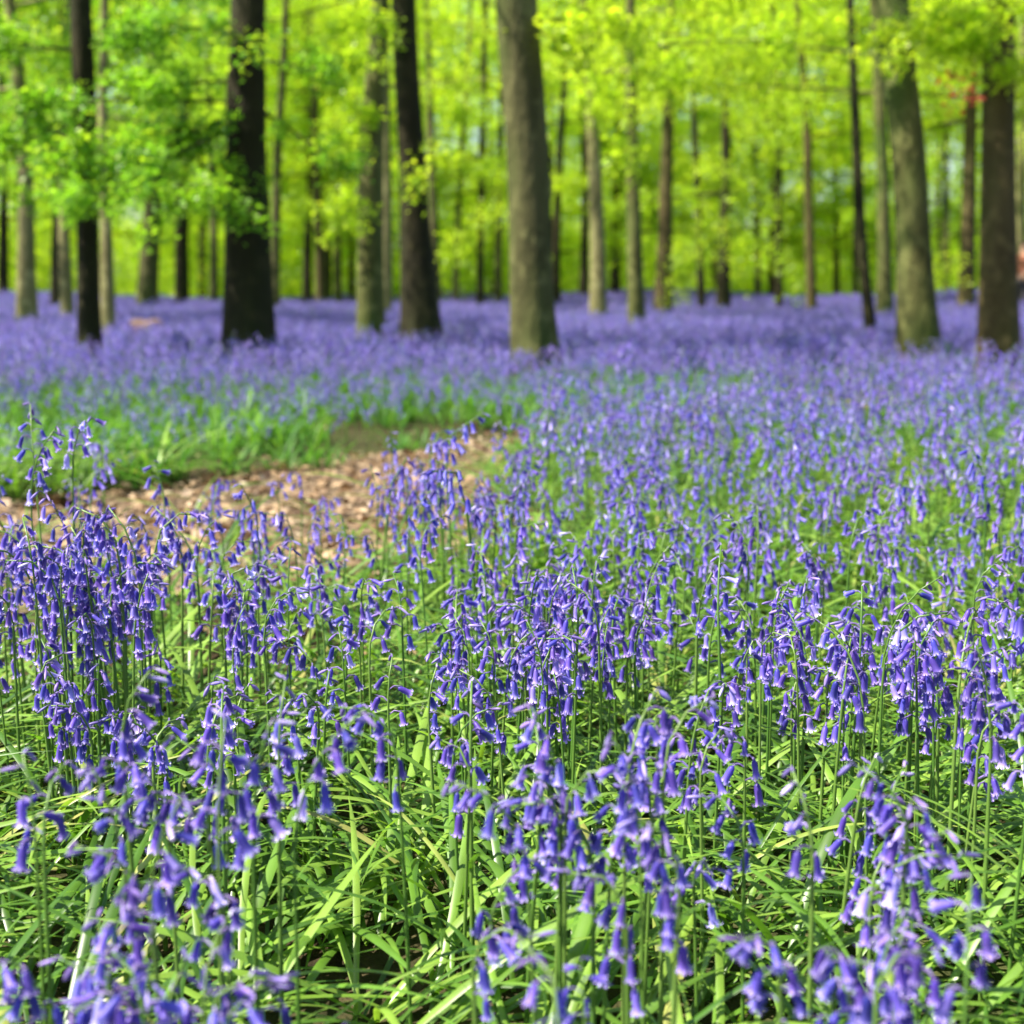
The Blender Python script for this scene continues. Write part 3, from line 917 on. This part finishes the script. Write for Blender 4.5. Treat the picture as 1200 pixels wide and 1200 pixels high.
def strap_into(mb, rng, n, off=Vector((0, 0, 0)), lod=2, flat=None, scl=1.0, comb=False):
    """a tuft of arching strap leaves"""
    rv = rng.random()
    for k in range(n):
        az = rng.uniform(0, 6.28) if not comb else rng.choice([0, 0, math.pi]) + rng.gauss(0, .55)
        L = rng.uniform(.22, .42) * scl
        W = rng.uniform(.0030, .0060) * (1 if lod == 2 else 1.25)
        th = rng.uniform(.6, 1.15) if flat is None else rng.uniform(*flat)
        bend = max(min(rng.uniform(.6, 1.7), rng.uniform(1.65, 2.1) - th), 1.42 - th)
        seg = 11 if lod == 2 else 4
        p = off + Vector((rng.uniform(-.02, .02), rng.uniform(-.02, .02), 0))
        V, F = [], []
        tw = rng.uniform(-.5, .5)
        azd = rng.uniform(-.5, .5)
        for i in range(seg + 1):
            t_ = i / seg
            a = th + bend * t_ ** 1.4
            h = az + azd * t_
            d = Vector((math.cos(h) * math.sin(a), math.sin(h) * math.sin(a), math.cos(a)))
            s = Vector((-math.sin(h), math.cos(h), 0))
            nrm = d.cross(s)
            s2 = s * math.cos(tw * t_) + nrm * math.sin(tw * t_)
            n2 = d.cross(s2)
            wd = W * min(1, .55 + 1.2 * t_) * (1 if t_ < .55 else max(.05, 1 - ((t_ - .55) / .45) ** 1.7))
            if p.z < 0.006: p.z = 0.006 + rng.uniform(0, .006)
            if lod == 2:
                V += [p - s2 * wd - n2 * wd * .35, p.copy(), p + s2 * wd - n2 * wd * .35]
            else:
                V += [p - s2 * wd, p + s2 * wd]
            p = p + d * (L / seg)
        for i in range(seg):
            if lod == 2:
                a = i * 3
                F += [(a, a + 1, a + 4, a + 3), (a + 1, a + 2, a + 5, a + 4)]
            else:
                a = i * 2
                F += [(a, a + 1, a + 3, a + 2)]
        mb.add(V, F, 0, None, min(.99, max(0, rv * .6 + rng.uniform(0, .4))))


def scatter(name, label, cat, protos, pts):
    """one object of stuff: copies of the prototype meshes on the given points (x, y, z, rot, scale, index, tilt)"""
    me = bpy.data.meshes.new(name)
    A = np.array(pts, dtype=np.float32)
    me.vertices.add(len(A))
    me.vertices.foreach_set("co", A[:, :3].reshape(-1))
    for nm, c in (("rotz", 3), ("siz", 4), ("tilt", 6)):
        at_ = me.attributes.new(nm, 'FLOAT', 'POINT'); at_.data.foreach_set("value", np.ascontiguousarray(A[:, c]))
    at_ = me.attributes.new("pick", 'INT', 'POINT'); at_.data.foreach_set("value", A[:, 5].astype(np.int32))
    ob = link(name, me)
    tag(ob, label, cat, kind="stuff")
    ng = bpy.data.node_groups.new(name, 'GeometryNodeTree')
    ng.interface.new_socket("Geometry", in_out='INPUT', socket_type='NodeSocketGeometry')
    ng.interface.new_socket("Geometry", in_out='OUTPUT', socket_type='NodeSocketGeometry')
    gi = ng.nodes.new("NodeGroupInput"); go = ng.nodes.new("NodeGroupOutput")
    inst = ng.nodes.new("GeometryNodeInstanceOnPoints")
    ng.links.new(gi.outputs[0], inst.inputs["Points"])
    jn = ng.nodes.new("GeometryNodeJoinGeometry")
    for pr in reversed(protos):
        oi = ng.nodes.new("GeometryNodeObjectInfo")
        oi.inputs["Object"].default_value = pr
        oi.inputs["As Instance"].default_value = False
        g2 = ng.nodes.new("GeometryNodeGeometryToInstance")
        ng.links.new(oi.outputs["Geometry"], g2.inputs[0])
        ng.links.new(g2.outputs[0], jn.inputs[0])
    ng.links.new(jn.outputs[0], inst.inputs["Instance"])
    inst.inputs["Pick Instance"].default_value = True

    def named(nm, ty):
        n = ng.nodes.new("GeometryNodeInputNamedAttribute"); n.data_type = ty
        n.inputs["Name"].default_value = nm
        return next(s for s in n.outputs if s.enabled and s.name == "Attribute")
    ng.links.new(named("pick", 'INT'), inst.inputs["Instance Index"])
    cx = ng.nodes.new("ShaderNodeCombineXYZ")
    ng.links.new(named("tilt", 'FLOAT'), cx.inputs[0])
    ng.links.new(named("rotz", 'FLOAT'), cx.inputs[2])
    ng.links.new(cx.outputs[0], inst.inputs["Rotation"])
    ng.links.new(named("siz", 'FLOAT'), inst.inputs["Scale"])
    ng.links.new(inst.outputs[0], go.inputs[0])
    md = ob.modifiers.new("scatter", 'NODES')
    md.node_group = ng
    return ob


def proto(name, mb, mats):
    return bpy.data.objects.new(name, mb.mesh(name, mats))     # never linked: only its mesh is used


BB = [M_BELL, M_PED, M_STEM, M_BUD]

# ---- where the stalks stand
rb = random.Random(21)
stalks = []                                # (x, y, H, nb, nod, region)


def clump(px, py, dist_top, n, sx, sy, hlo, hhi, region, nlo=7, nhi=12):
    """n stalks round the ground point under pixel (px, py)"""
    c = ground_at(px, py) if dist_top is None else Vector(((px - 600) / FPX * dist_top, dist_top, 0))
    for _ in range(n):
        stalks.append((c.x + rb.gauss(0, sx), c.y + rb.gauss(0, sy), rb.uniform(hlo, hhi), rb.randint(nlo, nhi), rb.uniform(0, 6.28), region))


clump(92, 0, 1.80, 32, .040, .08, .27, .41, "in the dense clump at far left", 9, 14)
clump(85, 0, 1.62, 8, .04, .05, .19, .26, "low in front of the far left clump", 8, 12)
clump(78, 0, 2.10, 3, .025, .04, .46, .49, "rising above the dense clump at far left", 9, 12)
clump(120, 0, 2.1, 10, .08, .10, .30, .38, "behind the dense clump at far left")
clump(15, 0, 1.72, 4, .04, .05, .24, .30, "at the left edge before the dense clump", 5, 9)
clump(215, 0, 1.98, 2, .03, .03, .33, .36, "arching alone before the dry leaf path")
clump(300, 0, 1.80, 5, .030, .05, .27, .34, "in the small clump beside far left one", 8, 12)
clump(345, 0, 1.60, 3, .03, .04, .21, .26, "low in front of the small left clump", 6, 9)
clump(400, 0, 1.70, 3, .03, .05, .26, .31, "between the small left clump and centre clump", 6, 10)
clump(455, 0, 1.55, 2, .03, .04, .22, .27, "standing alone left of the centre clump", 6, 9)
clump(175, 0, 1.42, 5, .035, .04, .23, .29, "over bent leaves at lower left", 6, 10)
clump(205, 0, 1.02, 12, .036, .06, .30, .37, "in the blurred clump at lower left", 8, 12)
clump(120, 0, 0.90, 10, .05, .04, .20, .29, "in the blurred bottom left corner", 6, 10)
clump(235, 0, 0.88, 3, .02, .03, .24, .28, "at the bottom left of bent leaves", 6, 9)
clump(40, 0, 1.05, 2, .02, .03, .30, .34, "hanging few bells at the left edge", 4, 6)
clump(640, 0, 1.80, 28, .075, .11, .24, .33, "in the dense centre clump", 8, 13)
clump(560, 0, 1.70, 6, .05, .07, .24, .30, "at the left side of the centre clump", 7, 11)
clump(720, 0, 1.95, 8, .07, .10, .25, .32, "at the right side of the centre clump", 7, 11)
clump(545, 0, 1.35, 3, .025, .05, .25, .30, "in front of the centre clump", 6, 10)
clump(625, 0, 1.08, 11, .045, .07, .27, .35, "in the blurred cluster at bottom centre", 8, 12)
clump(770, 0, 1.04, 6, .035, .06, .30, .36, "in blurred tall cluster right of bottom centre", 8, 12)
clump(460, 0, 0.86, 2, .02, .03, .22, .26, "alone at the bottom edge left of centre", 6, 9)
clump(730, 0, 0.90, 3, .05, .04, .20, .28, "at the bottom edge right of centre", 6, 10)
clump(900, 0, 1.62, 7, .05, .08, .26, .33, "left of the big right-hand clump", 8, 12)
clump(860, 0, 1.35, 4, .04, .06, .22, .28, "below the gap left of the right-hand clump", 6, 10)
clump(1090, 0, 1.50, 22, .085, .12, .27, .36, "in the big right-hand clump", 9, 13)
clump(1170, 0, 1.36, 9, .04, .10, .28, .37, "at right edge of the big right-hand clump", 9, 13)
clump(1000, 0, 1.55, 6, .05, .08, .25, .32, "at the left of the big right-hand clump", 8, 12)
clump(960, 0, 1.18, 5, .06, .06, .22, .29, "before the big right-hand clump", 7, 11)
clump(1110, 0, 1.02, 6, .06, .06, .28, .34, "low before the right-hand clump", 7, 11)
clump(1060, 0, 0.84, 8, .05, .04, .24, .30, "in the blurred bottom right corner", 7, 11)
clump(930, 0, 0.86, 2, .04, .03, .18, .22, "at the bottom edge near the right corner", 6, 9)


def density(x, y):
    """flower stalks per square metre"""
    pd = path_d(x, y)
    if 2.7 < x < 4.7 and 8.4 < y < 10.6: return 9
    if pd < 0.05: return 0.8
    ps = path_side(x, y)
    wv = wave(x * 1.2, y * 0.7)
    px = 600 + FPX * x / y
    if ps < 0:                              # camera's side
        if y < 1.72: return 0 if (200 < px < 560 and y < 1.5) else (2 if px < 560 else 7)
        if px < 440:                        # left: the band of flowers before the path
            return 95 if y < 2.6 else max(9, 60 * (1 - (y - 2.6) / .9))
        if y < 2.7: return 120 + 25 * wv
        if y < 4.2: return 128 + 34 * wv
        return 112 + 50 * wv
    if x < 1.2:
        q = max(0, min(1, (y - 5.6) / 3.4))
        return max(12, 84 + 66 * wv + q * (34 + 6 * wv))
    q = min(1, (ps + .2) / 2.2)
    return 105 + 35 * q + 40 * wv


def region_of(x, y, h):
    px, py = pix((x, y, h))
    if y < 1.8: row = "low among leaves"
    elif y < 2.3: row = "in sharp carpet"
    else: row = "in soft carpet behind"
    cols = [(110, "at left edge"), (250, "before the leaf path"), (400, "below widest dark trunk"), (530, "below dark leaning trunk"),
            (680, "below thickest trunk"), (800, "below pinkish trunk"), (950, "below pale sprays"), (1090, "below mossy trunk"), (9999, "at right edge")]
    return row + " " + next(c for lim, c in cols if px < lim)


far_pts = []
y = 0.7
while y < 9.5:                              # jittered cells
    st = 0.09 if y < 3 else 0.11
    half = 0.40 * y + 0.55
    x = -half
    while x < half:
        d_ = density(x, y)
        lam = d_ * st * st
        k = int(lam) + (1 if rb.random() < lam - int(lam) else 0)
        for _ in range(k):
            X, Y = x + rb.uniform(0, st), y + rb.uniform(0, st)
            H = min(.42, max(.17, rb.gauss(.285, .038)))
            if X < 1.2 and path_side(X, Y) > 0: H *= min(1, .68 + .12 * max(0, path_d(X, Y)))
            stalks.append((X, Y, H, rb.randint(6, 12), rb.uniform(0, 6.28), None))
        x += st
    y += st


def in_view(s):
    px, py = pix((s[0], s[1], s[2] * .9))
    return -15 < px < 1215 and py < 1225


vis = sorted([s for s in stalks if in_view(s) and s[1] > .6], key=lambda s: s[1])
near, ids = vis[:300], set(id(s) for s in vis[:300])
rest = [s for s in stalks if id(s) not in ids and s[1] > .75]

NUM = "zero one two three four five six seven eight nine ten eleven twelve thirteen fourteen".split()
ORD = "first second third fourth fifth sixth seventh eighth ninth tenth eleventh twelfth thirteenth fourteenth fifteenth sixteenth seventeenth eighteenth nineteenth twentieth".split()
info = []
for s in near:
    x, y_, H, nb, nod, reg = s
    dx, dy = math.cos(nod), math.sin(nod)
    nodw = ("nodding left" if dx < 0 else "nodding right") if abs(dx) > .5 else ("nodding forward" if dy < 0 else "nodding away")
    hw = "short" if H < .255 else ("tall" if H > .32 else "")
    info.append([s, reg or region_of(x, y_, H), nodw, hw, NUM[nb], pix((x, y_, H * .9))[0]])
seen = {}
for it in info:
    base = (it[3] + " " if it[3] else "") + "bluebell " + it[2] + ", " + it[1]
    it.append(base); seen.setdefault(base, []).append(it)
for base, its in seen.items():
    if len(its) == 1:
        its[0].append(base); continue
    by = {}
    for it in its: by.setdefault(it[4], []).append(it)
    for nw, sub in by.items():
        sub.sort(key=lambda q: q[5])
        for k, it in enumerate(sub):
            b = (it[3] + " " if it[3] else "") + "bluebell " + it[2] + ", " + nw + " bells, " + it[1]
            if len(sub) > 1:
                b = ORD[k] + " " + (it[3] + " " if it[3] else "") + nw + "-bell bluebell from left " + it[2] + ", " + it[1]
            it.append(b)
rp = random.Random(77)
for it in info:
    (x, y_, H, nb, nod, reg), label = it[0], it[-1]
    root = link("bluebell", None)
    root.location = (x, y_, 0)
    tag(root, label, "bluebell", "bluebell plants in bloom nearest the camera")
    pts, rad, fl = plant_shape(rp, H, nb, nod)
    mb = MB()
    mb.add(*tube(pts, rad, 7, True), 0, None, rp.random())
    link("stem", mb.mesh("stem", [M_STEM]), root)
    for q, yaw, tl, var, sc in fl:
        f = link("flower" if VARS[var][0] != "bud" else "bud", FLOWER_ME[var], root)
        f.matrix_local = flower_matrix(q, yaw, tl, sc)

# ---- the rest of the carpet
rp = random.Random(5)
P1 = []
for k in range(16):
    mb = MB(); plant_into(mb, rp, rp.uniform(.25, .34), rp.randint(7, 12), rp.uniform(0, 6.28), 1)
    P1.append(proto("bluebell_plant_%d" % k, mb, BB))
scatter("bluebell_carpet", "soft carpet of violet blue bluebells reaching back to the trees", "flowers", P1,
        [(s[0], s[1], 0, rp.uniform(0, 6.28), s[2] / .29, rp.randint(0, 15), rp.gauss(0, .04)) for s in rest])
P0 = []
PS = 0.62
for k in range(8):
    mb = MB()
    for _ in range(34):
        off = Vector((rp.uniform(-PS / 2, PS / 2), rp.uniform(-PS / 2, PS / 2), 0))
        plant_into(mb, rp, rp.uniform(.21, .35), rp.randint(9, 13), rp.uniform(0, 6.28), 0, off, 1.25)
    P0.append(proto("bluebell_patch_%d" % k, mb, BB))
pts = []
y = 9.2
while y < 66:
    st = .55 if y < 30 else .8
    half = 0.58 * y + 1.5
    x = -half
    while x < half:
        X, Y = x + rp.uniform(-.15, .15), y + rp.uniform(-.15, .15)
        if path_d(X, Y) > 0.1 and rp.random() < (1.0 if y > 14 else min(1, density(X, Y) / 95)):
            drift = math.sin(.9 * X + .31 * Y) + math.sin(.43 * X - .57 * Y + 2) + math.sin(1.7 * X + 1.1 * Y)
            if drift > -1.75 or y > 45:
                pts.append((X, Y, gz(X, Y), rp.uniform(0, 6.28), rp.uniform(.88, 1.14) * (1 if y < 30 else 1.25), rp.randint(0, 7), 0))
        x += st
    y += st
scatter("far_bluebells", "distant lilac carpet of bluebells spreading between the trunks", "flowers", P0, pts)

# ---- leaves
rl = random.Random(9)
L2 = []
for k in range(14):
    mb = MB()
    strap_into(mb, rl, rl.randint(8, 12), flat=(None if k < 8 else (.75, 1.25)), comb=k >= 8)
    L2.append(proto("leaf_tuft_%d" % k, mb, [M_STRAP]))
L1 = []
for k in range(8):
    mb = MB()
    for _ in range(9):
        strap_into(mb, rl, 9, Vector((rl.uniform(-.2, .2), rl.uniform(-.2, .2), 0)), 1, (.2, 1.2), .72)
    L1.append(proto("leaf_patch_%d" % k, mb, [M_STRAP_SOFT]))
def px_left(X, Y):
    """thin leaf cover on the bare strip before the path"""
    return Y > 2.25 and 600 + FPX * X / Y < 460 and path_side(X, Y) < 0


pts = []
y = .45
while y < 5.2:
    st = .088
    half = .40 * y + .6
    x = -half
    while x < half:
        X, Y = x + rl.uniform(0, st), y + rl.uniform(0, st)
        pd = path_d(X, Y)
        pr = 1 if pd > .15 else max(.05, .05 + 4 * pd)
        if px_left(X, Y): pr *= .45
        if rl.random() < pr * .95:
            px = 600 + FPX * X / Y
            flatter = rl.random() < (.75 if (Y < 1.8 and 200 < px < 560) else .5)
            pts.append((X, Y, 0, (1.3 * math.sin(2.1 * X + 1.2 * Y) + .5 * math.sin(5 * Y - 3 * X) + rl.gauss(0, .4)) if flatter else rl.uniform(0, 6.28), rl.uniform(.72, 1.1) * (.68 if Y < 1.05 else 1), rl.randint(8, 13) if flatter else rl.randint(0, 7), 0))
        x += st
    y += st
scatter("bluebell_leaves", "glossy green strap leaves arching and lying under the bluebells", "leaves", L2, pts)
pts = []
y = 5.0
while y < 40:
    st = .30 if y < 12 else (.42 if y < 22 else .7)
    half = .42 * y + 1
    x = -half
    while x < half:
        X, Y = x + rl.uniform(0, st), y + rl.uniform(0, st)
        if (path_d(X, Y) > .12 and rl.random() < (.62 + .7 * wave(X * 2, Y * 2) if Y < 9 else 1) and not (2.7 < X < 4.7 and 9.2 < Y < 10.6)) or rl.random() < .12:
            pts.append((X, Y, gz(X, Y), rl.uniform(0, 6.28), rl.uniform(.62, 1.15) * (1 if y < 22 else 1.35), rl.randint(0, 7), 0))
        x += st
    y += st
scatter("leaf_carpet", "green leaves of bluebells beyond the dry path", "leaves", L1, pts)

# ---- dry leaves on the path
rng = np.random.RandomState(31)
PX, n_try = [], 0
while len(PX) < 7500:
    y = rng.uniform(2.6, 12); x = rng.uniform(-.42 * y - .5, .42 * y + .5)
    pd = path_d(x, y)
    if pd < 0.02 or rng.uniform() < .035 * math.exp(-max(0, pd) * 1.2):
        PX.append((x, y, rng.uniform(.008, .03)))
PX = np.array(PX)
Vq = leaf_quads(PX, rng.uniform(0, 6.28, len(PX)), rng.uniform(.028, .058, len(PX)), .42, rng)
Vq[:, :, 2] = np.maximum(Vq[:, :, 2], .0065)
tag(link("leaf_litter", quads_mesh("leaf_litter", Vq, [M_LITTER], rng.uniform(0, 1, len(PX)))),
    "dry tan beech leaves covering the worn path", "fallen leaves", kind="stuff")

# ------------------------------------------------------------------ a cut log among the flowers
lp = at(172, 373, 15.5)
root = link("fallen_log", None)
root.location = (lp.x, lp.y, 0)
tag(root, "short orange-brown fallen log lying among the lilac flowers", "log")
mb = MB()
lpts = [Vector((-.17 + .34 * i / 8, .02 * math.sin(i), .27 + .015 * math.sin(i * 1.3))) for i in range(9)]
mb.add(*tube(lpts, [.075, .085, .09, .086, .09, .094, .09, .085, .07], 14, True, lambda i, j, a: 1 + .06 * math.sin(3 * a + i)))
link("bark", mb.mesh("bark", [plain("rotten_wood", (0.09, 0.05, 0.025), .85, (0.17, 0.10, 0.055), 14)]), root)
mb = MB()
mb.add(*tube([Vector((0, 0, -.02)), Vector((0.01, 0, .12)), Vector((.02, 0, .24))], [.16, .12, .085], 14, True, lambda i, j, a: 1 + .12 * math.sin(4 * a + i)))
link("stump", mb.mesh("stump", [BARK["pink"]]), root)

# ------------------------------------------------------------------ a walker far off at the right edge
def skin(name, verts, edges, radii, mat, parent, sub=2):
    me = bpy.data.meshes.new(name)
    me.from_pydata(verts, edges, [])
    me.materials.append(mat)
    o = link(name, me, parent)
    o.modifiers.new("skin", 'SKIN').use_smooth_shade = True
    for i, r_ in enumerate(radii):
        me.skin_vertices[0].data[i].radius = r_ if isinstance(r_, tuple) else (r_, r_)
    me.skin_vertices[0].data[0].use_root = True
    s = o.modifiers.new("sub", 'SUBSURF'); s.levels = s.render_levels = sub
    return o


wp = at(1197, 345, 32.0)
root = link("person", None)
root.location = (wp.x, wp.y, 0)
root.rotation_euler = (0, 0, R(-60))
tag(root, "person in a salmon orange top standing far off at the right edge", "person")
M_SKIN = plain("skin", (0.50, 0.28, 0.20), .6)
bv = [(0, 0, .95), (0, 0, 1.15), (0, .01, 1.36), (0, .0, 1.48), (0, -.01, 1.57), (0, -.015, 1.68),
      (.17, 0, 1.40), (.21, .02, 1.14), (.20, -.07, .90), (.20, -.11, .82), (-.17, 0, 1.40), (-.21, .02, 1.14), (-.20, -.07, .90), (-.20, -.11, .82),
      (.09, 0, .86), (.10, -.02, .49), (.10, .02, .09), (.10, -.12, .04), (-.09, 0, .86), (-.10, .03, .49), (-.10, .06, .09), (-.10, -.08, .04)]
be = [(0, 1), (1, 2), (2, 3), (3, 4), (4, 5), (2, 6), (6, 7), (7, 8), (8, 9), (2, 10), (10, 11), (11, 12), (12, 13), (0, 14), (14, 15), (15, 16), (16, 17), (0, 18), (18, 19), (19, 20), (20, 21)]
br = [(.14, .10), (.13, .09), (.15, .10), .055, .085, .075, .055, .042, .032, .028, .055, .042, .032, .028, .085, .058, .042, .035, .085, .058, .042, .035]
skin("body", bv, be, br, M_SKIN, root)
skin("top", bv[0:3] + [(0, 0, 1.44)] + bv[6:9] + bv[10:13], [(0, 1), (1, 2), (2, 3), (2, 4), (4, 5), (5, 6), (2, 7), (7, 8), (8, 9)],
     [(.165, .125), (.155, .115), (.17, .12), .08, .075, .06, .05, .075, .06, .05], plain("salmon_cloth", (0.34, 0.12, 0.07), .8), root)
skin("trousers", [bv[0], bv[14], bv[15], bv[16], bv[18], bv[19], bv[20]], [(0, 1), (1, 2), (2, 3), (0, 4), (4, 5), (5, 6)],
     [(.16, .12), .10, .075, .06, .10, .075, .06], plain("dark_cloth", (0.06, 0.05, 0.06), .85), root)
skin("hair", [(0, .015, 1.62), (0, .02, 1.69), (0, .0, 1.745)], [(0, 1), (1, 2)], [.085, .095, .06], plain("brown_hair", (0.10, 0.05, 0.03), .6), root)
